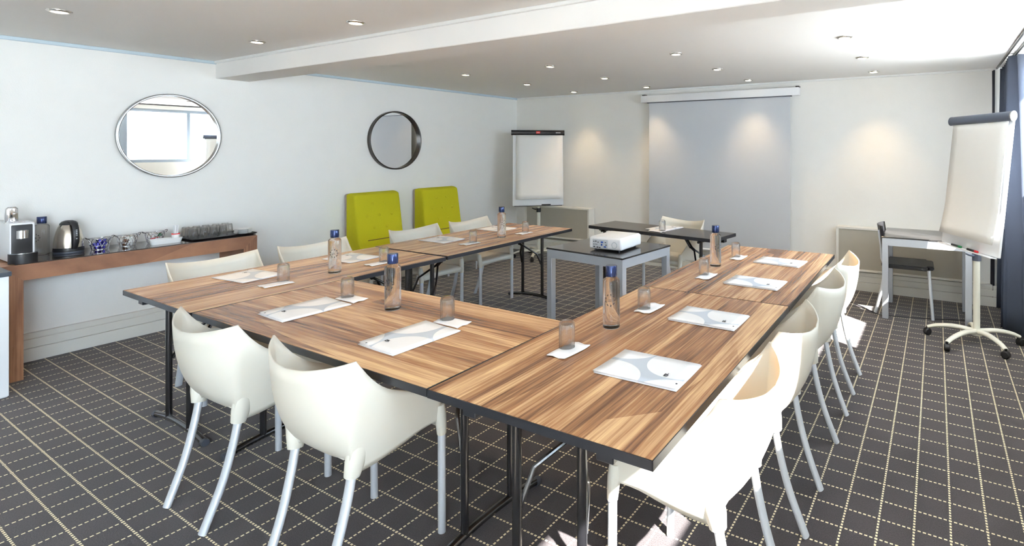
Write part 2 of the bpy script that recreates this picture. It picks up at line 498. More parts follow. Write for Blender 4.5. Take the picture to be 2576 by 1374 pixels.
# ------------------------------------------------------------------ ceiling spotlights
def spotlight_proto():
    t = thing('ceiling_spotlight', 'small round recessed ceiling spotlight glowing warm white', 'spotlight', group='recessed ceiling spotlights')
    lathe_bm = lathe(B(), [(.036, -.001), (.038, -.010), (.046, -.009), (.053, -.004), (.054, 0), (.036, 0)], 24)
    obj('trim_ring', lathe_bm, MAT['lamp_ring'], t)
    obj('bulb', lathe(B(), [(.0355, -.002), (.030, -.009), (.015, -.012), (0, -.013)], 20), MAT['lamp_on'], t)
    ld = bpy.data.lights.new('spot', 'SPOT'); ld.energy = LAMP_W; ld.color = (1.0, 0.74, 0.45)
    ld.spot_size = radians(84); ld.spot_blend = 0.85; ld.shadow_soft_size = .03
    lo = bpy.data.objects.new('spot', ld); COL.objects.link(lo); lo.parent = t; lo.location = (0, 0, -.02)
    return t
sp0 = spotlight_proto(); first = True
for y, xs in [(1.0, (-4.34,)), (1.99, (-4.31, -3.13, -1.87)), (3.93, (-4.29, -3.17, -1.86, -.56)),
              (4.87, (-4.28, -3.17, -1.86, -.55)), (5.81, (-4.28, -3.16, -1.85, -.55))]:
    for x in xs:
        s = sp0 if first else dup(sp0); first = False
        s.location = (x, y, CZ)
        if (x, y) == (-1.87, 1.99):      # just above the frame, its glow shows at the top edge
            for c in s.children:
                if c.type == 'LIGHT': c.name = 'spot_offscreen'

# ------------------------------------------------------------------ folding tables
TZ = .72
def folding_table(cx, cy, length, width, rz, label, name='folding_table', topmat=None, th=.028, tz=TZ, leg_in=.105, foot=.60, legsep=.25, braces=True):
    """length runs along local x"""
    t = thing(name, label, 'table', (cx, cy, 0), rz)
    L2, W2_ = length / 2, width / 2
    obj('tabletop', box(B(), -L2 + .003, L2 - .003, -W2_ + .003, W2_ - .003, tz - th + .002, tz), topmat or MAT['table'], t, 0)
    bm = B()
    for a in ((-L2, L2, -W2_, -W2_ + .004), (-L2, L2, W2_ - .004, W2_), (-L2, -L2 + .004, -W2_, W2_), (L2 - .004, L2, -W2_, W2_)):
        box(bm, *a, tz - th, tz - .0012)
    obj('edge_band', bm, MAT['black_edge'], t, 0)
    for sx in (-1, 1):
        x = sx * (L2 - leg_in)
        for sy in (-1, 1):
            obj('leg', tube(B(), [(x, sy * legsep / 2, .035), (x, sy * legsep / 2, tz - th)], .0155, n=12), MAT['black_metal'], t)
        f2 = min(foot, width - .06) / 2
        path = [(x, -f2 + 2 * f2 * i / 14, .016 + .030 * (1 - (2 * i / 14 - 1) ** 2)) for i in range(15)]
        ft = obj('foot_bar', tube(B(), path, .0165, n=10), MAT['black_metal'], t)
        for e in (-1, 1):
            obj('foot_cap', tube(B(), [(x, e * (f2 - .022), .0172), (x, e * (f2 + .004), .0162)], .0185, n=10), MAT['dark_grey'], ft)
        obj('cross_bar', tube(B(), [(x, -legsep / 2 - .05, tz - th - .014), (x, legsep / 2 + .05, tz - th - .014)], .012, n=8), MAT['black_metal'], t)
        if braces:
            j = Vector((x - sx * .20, 0, tz - .13))
            for sy in (-1, 1):
                a = Vector((x - sx * .016, sy * legsep / 2, .36))
                k = Vector((x - sx * .06, sy * (legsep / 2 - .02), .47))
                obj('brace', tube(B(), [a, k, j + Vector((sx * .05, sy * .012, -.035)), j + Vector((0, sy * .010, 0))], .0085, n=8), MAT['black_metal'], t)
            obj('brace_joint', tube(B(), [j + Vector((sx * .01, 0, -.01)), j + Vector((-sx * .06, 0, .085))], .017, n=10), MAT['black_metal'], t)
        for sy in (-1, 1):
            y = sy * (W2_ - .16)
            obj('corner_block', box(B(), *sorted((sx * (L2 - .025), sx * (L2 - .085))), y - .028, y + .028, tz - th - .036, tz - th, .003, 1), MAT['black_edge'], t, 0)
    return t
H90 = pi / 2
folding_table(-1.041, 1.911, 1.489, .826, H90 + radians(.75), 'walnut folding table in the window row, meeting the cross table')
folding_table(-1.062, 3.401, 1.484, .826, H90 + radians(.85), 'walnut folding table in the window row, far from the cross table')
folding_table(-2.277, 1.541, 1.650, .766, radians(.35), 'walnut folding cross table joining the two side rows')
folding_table(-3.522, 1.906, 1.512, .826, H90 + radians(-.15), 'walnut folding table in the console row, meeting the cross table')
folding_table(-3.537, 3.448, 1.548, .826, H90 + radians(.9), 'walnut folding table in the console row, before the green chairs', tz=TZ + .003)
folding_table(-2.349, 4.568, 1.435, .43, radians(-7.2), 'narrow black folding table before the projection screen', name='black_folding_table', topmat=MAT['black_top'], th=.03, tz=.73, leg_in=.16, foot=.40, legsep=.30)

# ------------------------------------------------------------------ moulded armchairs
def chair_proto():
    t = thing('armchair', 'cream moulded plastic armchair', 'chair', group='cream moulded armchairs around the tables')
    top_b = [(0, -.236, .768), (.095, -.226, .774), (.19, -.190, .790), (.253, -.145, .808)]
    ctl_b = [(0, -.225, .470), (.095, -.218, .470), (.178, -.188, .480), (.226, -.140, .56)]
    bot_b = [(0, -.070, .412), (.07, -.074, .414), (.130, -.090, .424), (.176, -.124, .398)]
    top_s = [(.253, -.145, .808), (.251, -.092, .733), (.247, -.035, .678), (.242, .035, .640), (.235, .125, .596), (.227, .228, .518)]
    ctl_s = [(.226, -.140, .56), (.233, -.082, .54), (.235, -.018, .53), (.234, .050, .53), (.228, .133, .520), (.224, .228, .486)]
    bot_s = [(.176, -.124, .398), (.187, -.066, .400), (.197, 0, .412), (.205, .065, .428), (.211, .14, .446), (.217, .228, .452)]
    cols = []
    NB, NS, NT = 12, 14, 12
    for i in range(NB): cols.append((crom(top_b, i / NB), crom(ctl_b, i / NB), crom(bot_b, i / NB)))
    for i in range(NS + 1): cols.append((crom(top_s, i / NS), crom(ctl_s, i / NS), crom(bot_s, i / NS)))
    def row(j, sgn):
        out = []
        u = j / NT
        for tp, ct, bt in cols:
            p = bt * ((1 - u) ** 2) + ct * (2 * u * (1 - u)) + tp * (u * u)
            out.append(Vector((p.x * sgn, p.y, p.z)))
        return out
    bm = B(); P = []
    for j in range(NT + 1):
        r = row(j, 1); l = row(j, -1)
        P.append(l[:0:-1] + r)
    grid(bm, P)
    sh = obj('shell', bm, MAT['chair'], t, 60)
    md = sh.modifiers.new('thick', 'SOLIDIFY'); md.thickness = .0065; md.offset = 0
    # seat pan
    P = []
    for i in range(13):
        v = i / 12; y = -.125 + v * .363
        hw = crom([(.15, 0, 0), (.182, 0, 0), (.198, 0, 0), (.208, 0, 0), (.213, 0, 0)], v).x
        row_ = []
        for k in range(13):
            u = -1 + 2 * k / 12
            z = .452 - .014 * (1 - u * u) * sin(pi * min(1, v * 1.05)) - (.006 * max(0, v - .85) / .15)
            row_.append(Vector((hw * u, y, z)))
        P.append(row_)
    last = P[-1]
    P.append([Vector((p.x, p.y + .008, p.z - .012)) for p in last])
    P.append([Vector((p.x, p.y + .006, p.z - .045 + .010 * (1 - abs(p.x) / .21))) for p in last])
    bm = B(); grid(bm, P)
    st = obj('seat', bm, MAT['chair'], t, 60)
    md = st.modifiers.new('thick', 'SOLIDIFY'); md.thickness = .006; md.offset = -1
    # sockets and legs
    for s in (-1, 1):
        bm = B(); tube(bm, [(s * .218, .216, .512), (s * .216, .222, .47), (s * .214, .228, .42), (s * .213, .231, .388)], [.020, .022, .0205, .0185], [.020, .022, .0195, .0175], 14)
        obj('leg_socket', bm, MAT['chair'], t)
        bm = B(); tube(bm, [(s * .200, -.098, .54), (s * .190, -.098, .49), (s * .180, -.102, .44), (s * .174, -.110, .392)], [.008, .024, .0265, .0235], [.020, .036, .036, .027], 14)
        obj('leg_socket', bm, MAT['chair'], t)
        obj('leg', tube(B(), [(s * .213, .231, .392), (s * .212, .233, 0)], .0155, .0145, 14), MAT['alu'], t)
        pth = [crom([(s * .173, -.108, .405), (s * .171, -.128, .30), (s * .167, -.165, .16), (s * .160, -.226, 0)], i / 10) for i in range(11)]
        pth[-1].z = 0
        obj('leg', tube(B(), pth, .0195, .0135, 14), MAT['alu'], t)
    return t
ch0 = chair_proto(); used = [False]
def chair(x, y, rz, label):
    c = dup(ch0) if used[0] else ch0
    used[0] = True
    c.location = (x, y, 0); c.rotation_euler = (0, 0, rz); c['label'] = label
    return c
ORD = ['first', 'second', 'third', 'fourth']
for k, (y, dr) in enumerate(((1.640, 0), (2.263, .01), (3.020, -.01), (3.633, 0))):
    chair(-.668, y, H90 + dr, 'cream moulded armchair on the window side, %s from the cross table' % ORD[k])
for k, (y, dr) in enumerate(((1.655, .02), (2.285, 0), (3.17, -.01), (3.815, .01))):
    chair(-3.972, y, -H90 + dr, 'cream moulded armchair between table and console wall, %s from the cross table' % ORD[k])
chair(-2.653, 1.186, 0, 'cream moulded armchair at the cross table, next to the console row')
chair(-1.903, 1.196, 0, 'cream moulded armchair at the cross table, next to the window row')
chair(-2.27, 4.765, pi + radians(-9), 'cream moulded armchair behind the narrow black table')

# ------------------------------------------------------------------ folders, napkins, tumblers, bottles
def folder_proto():
    t = thing('folder', 'white card folder', 'folder', group='white folders laid at the seats')
    a, b_ = .156, .116
    def leaf(zf, zn, thick=.0012, m='folder', name='cover', da=0, db=0):
        P = []
        for i in range(9):
            u = i / 8; x = -a + 2 * a * u + da
            row = []
            for k in range(7):
                v = k / 6; y = -b_ + 2 * b_ * v + db
                z = zf + (zn - zf) * (1 - v) ** 1.3 - .0015 * sin(pi * v)
                row.append(Vector((x, y, z)))
            P.append(row)
        bm = B(); grid(bm, P)
        o = obj(name, bm, MAT[m], t)
        md = o.modifiers.new('thick', 'SOLIDIFY'); md.thickness = thick
        return o
    leaf(.0018, .0018, m='card', name='back_cover', da=.006)
    leaf(.0040, .0045, m='card', name='sheets', da=.002, db=.001)
    fc = leaf(.0062, .0105)
    bm = B()
    # small emblem: two wing strokes over a bar, and a fine line at the edge
    for px, py, w, h in ((.088, -.040, .012, .003), (.089, -.028, .006, .006), (.091, -.020, .003, .004), (.083, -.033, .004, .018), (.094, -.034, .0025, .012)):
        z = .0092 + .0006
        box(bm, px - w / 2, px + w / 2, py - h / 2, py + h / 2, z + .0002, z + .0010)
    obj('emblem', bm, MAT['ink'], fc, 0)
    bm = B(); box(bm, .144, .150, -.082, -.077, .0103, .0113)
    obj('edge_mark', bm, MAT['ink'], fc, 0)
    return t
fo0 = folder_proto(); fused = [False]
def folder(x, y, z, rz, label, sc_=1):
    c = dup(fo0) if fused[0] else fo0
    fused[0] = True
    c.location = (x, y, z); c.rotation_euler = (0, 0, rz); c['label'] = label
    return c
# local x = long side; at the window row the sitter looks towards -X, so x points away from the table centre
for k, (x, y, r) in enumerate(((-.893, 1.650, .05), (-.918, 2.288, .03), (-.925, 3.03, .01), (-.944, 3.672, -.03))):
    folder(x, y, TZ, r - .02, 'white folder on the window row, at the %s seat from the cross table' % ORD[k])
for k, (x, y, r) in enumerate(((-3.682, 1.652, .10), (-3.655, 2.290, .06), (-3.700, 3.13, .02), (-3.74, 3.82, .0))):
    folder(x, y, TZ + (.003 if k > 1 else 0), pi + r, 'white folder on the console row, at the %s seat from the cross table' % ORD[k])
folder(-2.676, 1.452, TZ, -H90 - .03, 'white folder on the cross table, at the seat next to the console row')
folder(-1.895, 1.447, TZ, -H90 - .03, 'white folder on the cross table, at the seat next to the window row')
folder(-2.31, 4.62, .73, H90 - .18, 'white folder on the narrow black table')

def napkin_proto(w, l):
    P = []
    for i in range(9):
        for_ = []
        for k in range(7):
            x = -w / 2 + w * k / 6; y = -l / 2 + l * i / 8
            z = .0035 + .0022 * sin(9 * x / w + 6 * y / l) * (abs(2 * y / l) ** 2) + .004 * max(0, 2 * y / l - .55)
            for_.append(Vector((x + .004 * sin(3 * y / l), y, z)))
        P.append(for_)
    bm = B(); grid(bm, P)
    o = obj('napkin', bm, MAT['napkin'])
    md = o.modifiers.new('thick', 'SOLIDIFY'); md.thickness = .003
    return o
nap0 = napkin_proto(.085, .155)
tag(nap0, 'folded white paper napkin', 'napkin', 'paper napkins under the tumblers')
nap_used = [False]
def napkin(x, y, z, rz, label):
    c = nap0.copy() if nap_used[0] else nap0
    if nap_used[0]: COL.objects.link(c)
    nap_used[0] = True
    c.location = (x, y, z); c.rotation_euler = (0, 0, rz); c['label'] = label

def tumbler_mesh():
    """upturned tumbler: rim down, thick rounded base on top"""
    r, h = .0315, .103
    prof = [(r, 0), (r - .0004, .002), (r, .05), (r, h - .014), (r - .003, h - .005), (r - .010, h), (0, h),
            (0, h - .012), (r - .010, h - .014), (r - .0055, h - .022), (r - .003, .05), (r - .0028, 0)]
    return lathe(B(), prof, 28, close=True)
bm = tumbler_mesh()
tum0 = tag(obj('tumbler', bm, MAT['glass']), 'upturned clear tumbler', 'glass', 'upturned tumblers on the tables')
tum_used = [False]
def tumbler(x, y, z, label):
    c = tum0.copy() if tum_used[0] else tum0
    if tum_used[0]: COL.objects.link(c)
    tum_used[0] = True
    c.location = (x, y, z); c['label'] = label; c.rotation_euler = (0, 0, random.random() * 6)

NZ = .0072
R_N = [((-1.262, 1.668), (-1.237, 1.648)), ((-1.243, 2.262), (-1.222, 2.281)), ((-1.258, 3.060), (-1.228, 3.030)), ((-1.264, 3.680), (-1.238, 3.664))]
for k, (g_, n_) in enumerate(R_N):
    napkin(*n_, TZ, .02 * k, 'folded paper napkin on the window row, %s from the cross table' % ORD[k])
    tumbler(*g_, TZ + NZ, 'upturned tumbler on the window row, %s from the cross table' % ORD[k])
L_N = [((-3.358, 1.690), (-3.318, 1.630)), ((-3.330, 2.322), (-3.316, 2.272)), ((-3.362, 3.160), (-3.355, 3.115)), ((-3.350, 3.790), (-3.330, 3.748))]
for k, (g_, n_) in enumerate(L_N):
    dz = .003 if k > 1 else 0
    napkin(*n_, TZ + dz, pi + .03 * k, 'folded paper napkin on the console row, %s from the cross table' % ORD[k])
    tumbler(*g_, TZ + dz + NZ, 'upturned tumbler on the console row, %s from the cross table' % ORD[k])
for (g_, n_, nm) in (((-2.700, 1.672), (-2.650, 1.664), 'console row'), ((-1.945, 1.674), (-1.895, 1.659), 'window row')):
    napkin(*n_, TZ, H90 + .06, 'folded paper napkin on the cross table, next to the %s' % nm)
    tumbler(*g_, TZ + NZ, 'upturned tumbler on the cross table, next to the %s' % nm)
napkin(-2.29, 4.430, .73, H90 - .15, 'folded paper napkin on the narrow black table')
tumbler(-2.245, 4.440, .73 + NZ, 'upturned tumbler on the narrow black table')

def bottle_proto():
    t = thing('water_bottle', 'clear glass water bottle with navy cap', 'bottle', group='glass water bottles with navy caps')
    r = .0375
    prof = [(0, 0), (r - .004, 0), (r, .004), (r, .012), (r - .001, .016), (r, .020), (r, .205), (r - .003, .213), (.024, .219), (.0225, .222), (.0225, .232), (0, .232)]
    obj('body', lathe(B(), prof, 32), MAT['bottleglass'], t)
    obj('cap', lathe(B(), [(.0228, .226), (.0245, .226), (.0250, .228), (.0250, .270), (.0238, .272), (0, .272)], 28), MAT['navy'], t)
    bm = B()
    for k in range(9):
        a = 2 * pi * k / 9
        u, z = .021 * cos(a), .128 + .024 * sin(a)
        th = -pi / 2 + u / r
        c = Vector((r * cos(th), r * sin(th), z)) * 1.0
        M = Matrix.Translation(c + Vector((cos(th), sin(th), 0)) * .0003) @ Matrix.Rotation(th + pi / 2, 4, 'Z') @ Matrix.Rotation(a, 4, 'Y')
        prism(bm, [(-.0045, 0), (0, -.0001), (.0045, 0), (0, .0001)], -.0018, .0018, M)
    for k, w in enumerate((.012, .016)):
        for i in range(int(w / .003)):
            th = -pi / 2 + (i * .003 - w / 2) / r
            M = Matrix.Translation(Vector((r * cos(th), r * sin(th), .130 - k * .006))) @ Matrix.Rotation(th + pi / 2, 4, 'Z')
            box(bm, -.0009, .0009, -.0004, .0004, -.0014, .0014, M=M)
    obj('printed_emblem', bm, MAT['ink'], t, 0)
    return t
bo0 = bottle_proto(); bused = [False]
def bottle(x, y, z, rz, label):
    c = dup(bo0) if bused[0] else bo0
    bused[0] = True
    c.location = (x, y, z); c.rotation_euler = (0, 0, rz); c['label'] = label
bottle(-1.245, 1.967, TZ, .4, 'clear water bottle with navy cap on window row, beside its first tumbler')
bottle(-1.292, 3.348, TZ, .9, 'clear water bottle with navy cap on window row, far from the cross table')
bottle(-3.328, 1.977, TZ, .9, 'clear water bottle with navy cap on console row, close to the cross table')
bottle(-3.361, 3.491, TZ + .003, 1.4, 'clear water bottle with navy cap on console row, far from the cross table')
bottle(-2.317, 1.663, TZ, .4, 'clear water bottle with navy cap standing on the cross table')

# ------------------------------------------------------------------ grey leg tables, projector, desk and desk chair
def grey_table(name, label, loc, rz, lx, ly, h, leg=.05, top=None):
    t = thing(name, label, 'table', (loc[0], loc[1], 0), rz)
    obj('tabletop', box(B(), -lx / 2, lx / 2, -ly / 2, ly / 2, h - .012, h, .0015, 1), top or MAT['blackglass'], t, 0)
    ap = .066
    i = .004
    for s in (-1, 1):
        obj('apron', box(B(), -lx / 2 + leg, lx / 2 - leg, *sorted((s * (ly / 2 - i), s * (ly / 2 - i - .022))), h - .012 - ap, h - .012), MAT['alu2'], t, 0)
        obj('apron', box(B(), *sorted((s * (lx / 2 - i), s * (lx / 2 - i - .022))), -ly / 2 + leg, ly / 2 - leg, h - .012 - ap, h - .012), MAT['alu2'], t, 0)
        for q in (-1, 1):
            obj('leg', box(B(), *sorted((s * (lx / 2 - i), s * (lx / 2 - i - leg))), *sorted((q * (ly / 2 - i), q * (ly / 2 - i - leg))), 0, h - .012, .002, 1), MAT['alu2'], t, 0)
    return t
grey_table('projector_table', 'square aluminium table with black top carrying the projector', (-2.305, 3.608), radians(-5.5), .76, .66, .72)
grey_table('desk', 'aluminium desk with dark top beside the curtain', (-.08, 5.478), 0, .69, .62, .728)

def projector():
    t = thing('projector', 'white projector with a port panel on its back, standing on the square table', 'projector', (-2.222, 3.575, .72), radians(1.5))
    w, d_, h = .29, .33, .098
    z0 = .012
    bm = B(); box(bm, -w / 2, w / 2, -d_ / 2, d_ / 2, z0, z0 + h - .008, .016, 4)
    obj('body', bm, MAT['white'], t)
    bm = B(); box(bm, -w / 2 + .012, w / 2 - .012, -d_ / 2 + .012, d_ / 2 - .012, z0 + h - .018, z0 + h - .004, .006, 3)
    obj('lid', bm, MAT['white'], t)
    y = -d_ / 2
    p = obj('port_panel', box(B(), -w / 2 + .034, .028, y - .0015, y + .004, z0 + .010, z0 + h - .022, .001, 1), MAT['grey_port'], t, 0)
    bm = B()
    for (x, z, sx, sz) in ((-.098, .062, .010, .006), (-.080, .064, .010, .008), (-.060, .058, .012, .006), (-.100, .040, .006, .006), (-.086, .040, .006, .006),
                           (-.072, .040, .006, .006), (-.095, .022, .016, .007), (-.066, .020, .014, .006), (-.045, .018, .014, .006), (.006, .060, .012, .005), (.012, .040, .010, .006)):
        box(bm, x - sx / 2, x + sx / 2, y - .0030, y, z + z0 - sz / 2 - .004, z + z0 + sz / 2 - .004)
    obj('socket', bm, MAT['black_plastic'], p, 0)
    bm = B()
    for (x, z, sx, sz) in ((-.025, .060, .022, .012), (-.028, .040, .014, .014), (.002, .026, .022, .010)):
        box(bm, x - sx / 2, x + sx / 2, y - .0034, y, z + z0 - sz / 2 - .004, z + z0 + sz / 2 - .004, .001, 1)
    obj('vga_socket', bm, MAT['blue'], p, 0)
    M = Matrix.Translation((.085, y + .002, z0 + .040)) @ Matrix.Rotation(pi / 2, 4, 'X')
    bm = lathe(B(), [(0, 0), (.020, 0), (.020, .004), (.024, .005), (.026, 0)], 24); bmesh.ops.transform(bm, matrix=M, verts=bm.verts)
    obj('speaker_grille', bm, MAT['grey_port'], t)
    obj('cable_recess', box(B(), .034, .060, y - .002, y + .004, z0 + .012, z0 + .034, .001, 1), MAT['white'], t, 0)
    M = Matrix.Translation((-.06, d_ / 2 - .01, z0 + .05)) @ Matrix.Rotation(-pi / 2, 4, 'X')
    bm = lathe(B(), [(0, .004), (.026, .006), (.030, .018), (.036, .018), (.036, -.01), (0, -.01)], 24); bmesh.ops.transform(bm, matrix=M, verts=bm.verts)
    obj('lens', bm, MAT['black_plastic'], t)
    for sx in (-1, 1):
        for sy in (-1, 1):
            obj('foot', lathe(B(), [(0, 0), (.009, 0), (.008, .02), (0, .02)], 12, (sx * .105, sy * .13, 0)), MAT['dark_grey'], t)
projector()

def desk_chair():
    t = thing('desk_chair', 'black plastic side chair with aluminium legs tucked under the desk', 'chair', (-.245, 5.50, 0), -H90 + .03)
    # local y forward
    bm = B(); box(bm, -.20, .20, -.20, .225, .425, .462, .0, 1)
    vs = [v for v in bm.verts]; es = [e for e in bm.edges if abs(e.verts[0].co.z - e.verts[1].co.z) > .02]
    bmesh.ops.bevel(bm, geom=es, offset=.05, segments=5, affect='EDGES')
    bmesh.ops.bevel(bm, geom=[e for e in bm.edges if abs(e.verts[0].co.z - e.verts[1].co.z) < .001 and e.calc_length() < .5 and e.is_boundary is False and abs(e.link_faces[0].normal.z - e.link_faces[1].normal.z) > .5], offset=.008, segments=2, affect='EDGES')
    obj('seat', bm, MAT['black_plastic'], t)
    P = []
    for j in range(7):
        v = j / 6; z = .60 + v * .20
        P.append([Vector((.19 * u, -.215 - .03 * v + .045 * u * u, z - .012 * u * u * (1 - v))) for u in [-1 + k / 5 for k in range(11)]])
    bm = B(); grid(bm, P)
    bk = obj('backrest', bm, MAT['black_plastic'], t)
    md = bk.modifiers.new('thick', 'SOLIDIFY'); md.thickness = .014
    for s in (-1, 1):
        obj('back_post', tube(B(), [(s * .155, -.175, .43), (s * .158, -.20, .50), (s * .162, -.205, .62), (s * .165, -.222, .76)], .011, .009, 10), MAT['alu'], t)
        obj('leg', tube(B(), [(s * .17, .185, .43), (s * .185, .215, 0)], .0135, n=12), MAT['alu'], t)
        obj('leg', tube(B(), [(s * .165, -.165, .43), (s * .175, -.20, .2), (s * .18, -.25, 0)], .0135, n=12), MAT['alu'], t)
desk_chair()
obj_c = tag(obj('cable', tube(B(), [crom([(-.95, 5.72, .005), (-.815, 5.60, .005), (-.62, 5.44, .005), (-.46, 5.26, .005), (-.30, 5.27, .005), (-.07, 5.33, .005), (.22, 5.44, .005)], i / 40) for i in range(41)], .004, n=8), MAT['black_plastic']),
            'thin black cable lying on the carpet under the desk', 'cable')

# ------------------------------------------------------------------ flip charts
def flipchart(bx, by, zb, th, tilt, w, hgt, px, py, arms, label, markers, slate, ncast=5, pad_dx=.0, markcol=True):
    t = thing('flip_chart', label, 'flip chart', (px, py, 0), 0)
    T0 = Matrix.Translation((-px, -py, 0))
    # board frame: local x = width, y = back, z = up the tilted board
    d_ = Vector((cos(th), sin(th), 0)); n_ = Vector((-sin(th), cos(th), 0))
    up = n_ * sin(tilt) + Vector((0, 0, 1)) * cos(tilt); bk = d_.cross(up) * -1
    R = Matrix(((d_.x, bk.x, up.x), (d_.y, bk.y, up.y), (d_.z, bk.z, up.z))).to_4x4()
    M = T0 @ Matrix.Translation((bx, by, zb)) @ R
    def part(name, bm, m, parent=t, sm=40):
        bmesh.ops.transform(bm, matrix=M, verts=bm.verts); return obj(name, bm, m, parent, sm)
    part('board', box(B(), -w / 2, w / 2, 0, .018, 0, hgt, .004, 2), MAT['white'])
    # paper pad, its foot curling forward a little
    pw = w - .05
    P = []
    for j in range(15):
        v = j / 14; z = hgt - .05 - v * (hgt - .135)
        curl = -.010 - .030 * max(0, v - .72) ** 1.5 * 6
        P.append([Vector((-pw / 2 + pw * k / 8 + pad_dx, curl - .004, z)) for k in range(9)])
    bm = B(); grid(bm, P)
    o = part('paper_pad', bm, MAT['paper']); md = o.modifiers.new('thick', 'SOLIDIFY'); md.thickness = .007; md.offset = 0
    # clamp bar
    bm = B(); tube(bm, [(-w / 2 - .012, -.012, hgt - .022), (w / 2 + .012, -.012, hgt - .022)], .024, .036, 16, ref=Vector((0, 1, 0)))
    bar = part('clamp_bar', bm, slate)
    for s in (-1, 1):
        bm = B(); tube(bm, [(s * (w / 2 + .008), -.012, hgt - .022), (s * (w / 2 + .022), -.012, hgt - .022)], .025, .037, 16, ref=Vector((0, 1, 0)))
        part('end_cap', bm, slate if (s < 0 or slate is not MAT['slate']) else MAT['grey_steel'], bar)
    if slate is not MAT['slate']:
        part('badge', box(B(), -.028, .028, -.040, -.034, hgt - .040, hgt - .006, .002, 1), MAT['red'], bar, 0)
        bm = B()
        for k in range(4): box(bm, -.020 + k * .011, -.013 + k * .011, -.042, -.0395, hgt - .028, hgt - .019)
        part('badge_mark', bm, MAT['white'], bar, 0)
        bm = B()
        for k in range(7): box(bm, w / 2 - .10 + k * .010, w / 2 - .093 + k * .010, -.0372, -.0345, hgt - .030, hgt - .021)
        part('white_mark', bm, MAT['white'], bar, 0)
    # pen tray
    tray = part('pen_tray', box(B(), -w / 2 + .02, w / 2 - .02, -.045, .004, -.010, -.002, .002, 1), MAT['black_plastic'] if slate is not MAT['slate'] else MAT['white'])
    # pole, collar, star base
    top = M @ Vector((0, .03, hgt * .55))
    zc = zb - .07
    obj('pole', tube(B(), [(0, 0, .07), (0, 0, zc)], .024, n=16), MAT['offwhite'], t)
    obj('inner_pole', tube(B(), [(0, 0, zc - .01), (0, 0, zb + .15), top], .018, n=14), MAT['offwhite'], t)
    col = obj('height_collar', tube(B(), [(0, 0, zc - .03), (0, 0, zc + .025)], .031, n=16), MAT['slate'] if slate is MAT['slate'] else MAT['black_plastic'], t)
    obj('clamp_lever', tube(B(), [(-.02, -.025, zc + .01), (-.05, -.045, zc + .015), (-.075, -.05, zc + .026)], [.009, .007, .006], n=8), MAT['slate'] if slate is MAT['slate'] else MAT['black_plastic'], col)
    obj('hub', lathe(B(), [(0, .055), (.040, .055), (.036, .085), (.028, .105), (0, .105)], 20), MAT['offwhite'], t)
    for a in arms:
        e = Vector((a[0] - px, a[1] - py, 0)); u = e.normalized(); r = e.length
        side = Vector((-u.y, u.x, 0))
        pth = [u * .02 + Vector((0, 0, .085)), u * (r * .45) + Vector((0, 0, .100)), u * (r * .8) + Vector((0, 0, .088)), u * r + Vector((0, 0, .066))]
        pth = [crom(pth, i / 8) for i in range(9)]
        arm = obj('arm', tube(B(), pth, [.026 - .001 * i for i in range(9)], [.020 - .001 * i for i in range(9)], 12, ref=side), MAT['offwhite'], t)
        c = u * r
        bm = B()
        q = Matrix.Translation(c + Vector((0, 0, .029))) @ Matrix.Rotation(math.atan2(u.y, u.x) + .6, 4, 'Z') @ Matrix.Rotation(pi / 2, 4, 'X')
        lathe(bm, [(0, -.020), (.022, -.020), (.029, -.014), (.029, .014), (.022, .020), (0, .020)], 18)
        bmesh.ops.transform(bm, matrix=q, verts=bm.verts)
        tube(bm, [c + Vector((0, 0, .03)), c + Vector((0, 0, .072))], .010, n=8)
        obj('caster', bm, MAT['black_plastic'], t)
    for (mx, colr, lab) in markers:
        bm = B(); tube(bm, [(mx - .055, -.030, .007), (mx + .035, -.030, .007)], .0085, n=10)
        bmesh.ops.transform(bm, matrix=Matrix.Translation((px, py, 0)) @ M, verts=bm.verts)
        mk = obj('marker_pen', bm, MAT['black_plastic'])
        bm = B(); tube(bm, [(mx + .035, -.030, .007), (mx + .068, -.030, .007)], [.0092, .008], n=10)
        bmesh.ops.transform(bm, matrix=Matrix.Translation((px, py, 0)) @ M, verts=bm.verts)
        obj('cap', bm, MAT[colr], mk)
        tag(mk, lab, 'marker pen')
    return t
def star(cx, cy, r, a0, n=5): return [(cx + r * cos(a0 + 2 * pi * k / n), cy + r * sin(a0 + 2 * pi * k / n)) for k in range(n)]
flipchart(.21, 4.791, .734, radians(-60.6), radians(6), .70, 1.03, .275, 4.895,
          [(-.062, 4.887), (.07, 4.555), (.435, 4.595), (.560, 4.965), (.24, 5.10)],
          'flip chart with slate clamp bar and white pad beside the curtain',
          [(-.10, 'greencap', 'black marker pen with green cap on flip chart tray'), (.10, 'redcap', 'black marker pen with red cap on flip chart tray')], MAT['slate'])
flipchart(-4.801, 5.695, .73, radians(41.4), radians(7.6), .69, 1.04, -4.845, 5.755, star(-4.845, 5.755, .34, radians(-65)),
          'flip chart with black clamp bar and red badge in the wall corner',
          [(.10, 'black_plastic', 'all-black marker pen on flip chart tray in the wall corner')], MAT['black_plastic'], pad_dx=.018)

# ------------------------------------------------------------------ projection screen, radiators, mirrors
t = thing('projection_screen', 'white pull-down projection screen hanging from a long white case', 'projection screen', (-2.355, WY, 0))
bm = B(); box(bm, -1.012, 1.012, -.12, -.032, 2.115, 2.205, .005, 2); case = obj('case', bm, MAT['white'], t)
obj('case_slot', box(B(), -.93, .93, -.108, -.072, 2.106, 2.116), MAT['dark_grey'], case, 0)
for s in (-1, 1):
    obj('bracket', box(B(), s * .99 - .02, s * .99 + .02, -.09, -.024, 2.205, 2.222, .001, 1), MAT['dark_steel'], t, 0)
obj('screen_cloth', box(B(), -.908, .912, -.0875, -.085, .28, 2.115), MAT['screen'], t, 0)
obj('bottom_bar', tube(B(), [(-.92, -.086, .275), (.92, -.086, .275)], .014, n=12), MAT['white'], t)

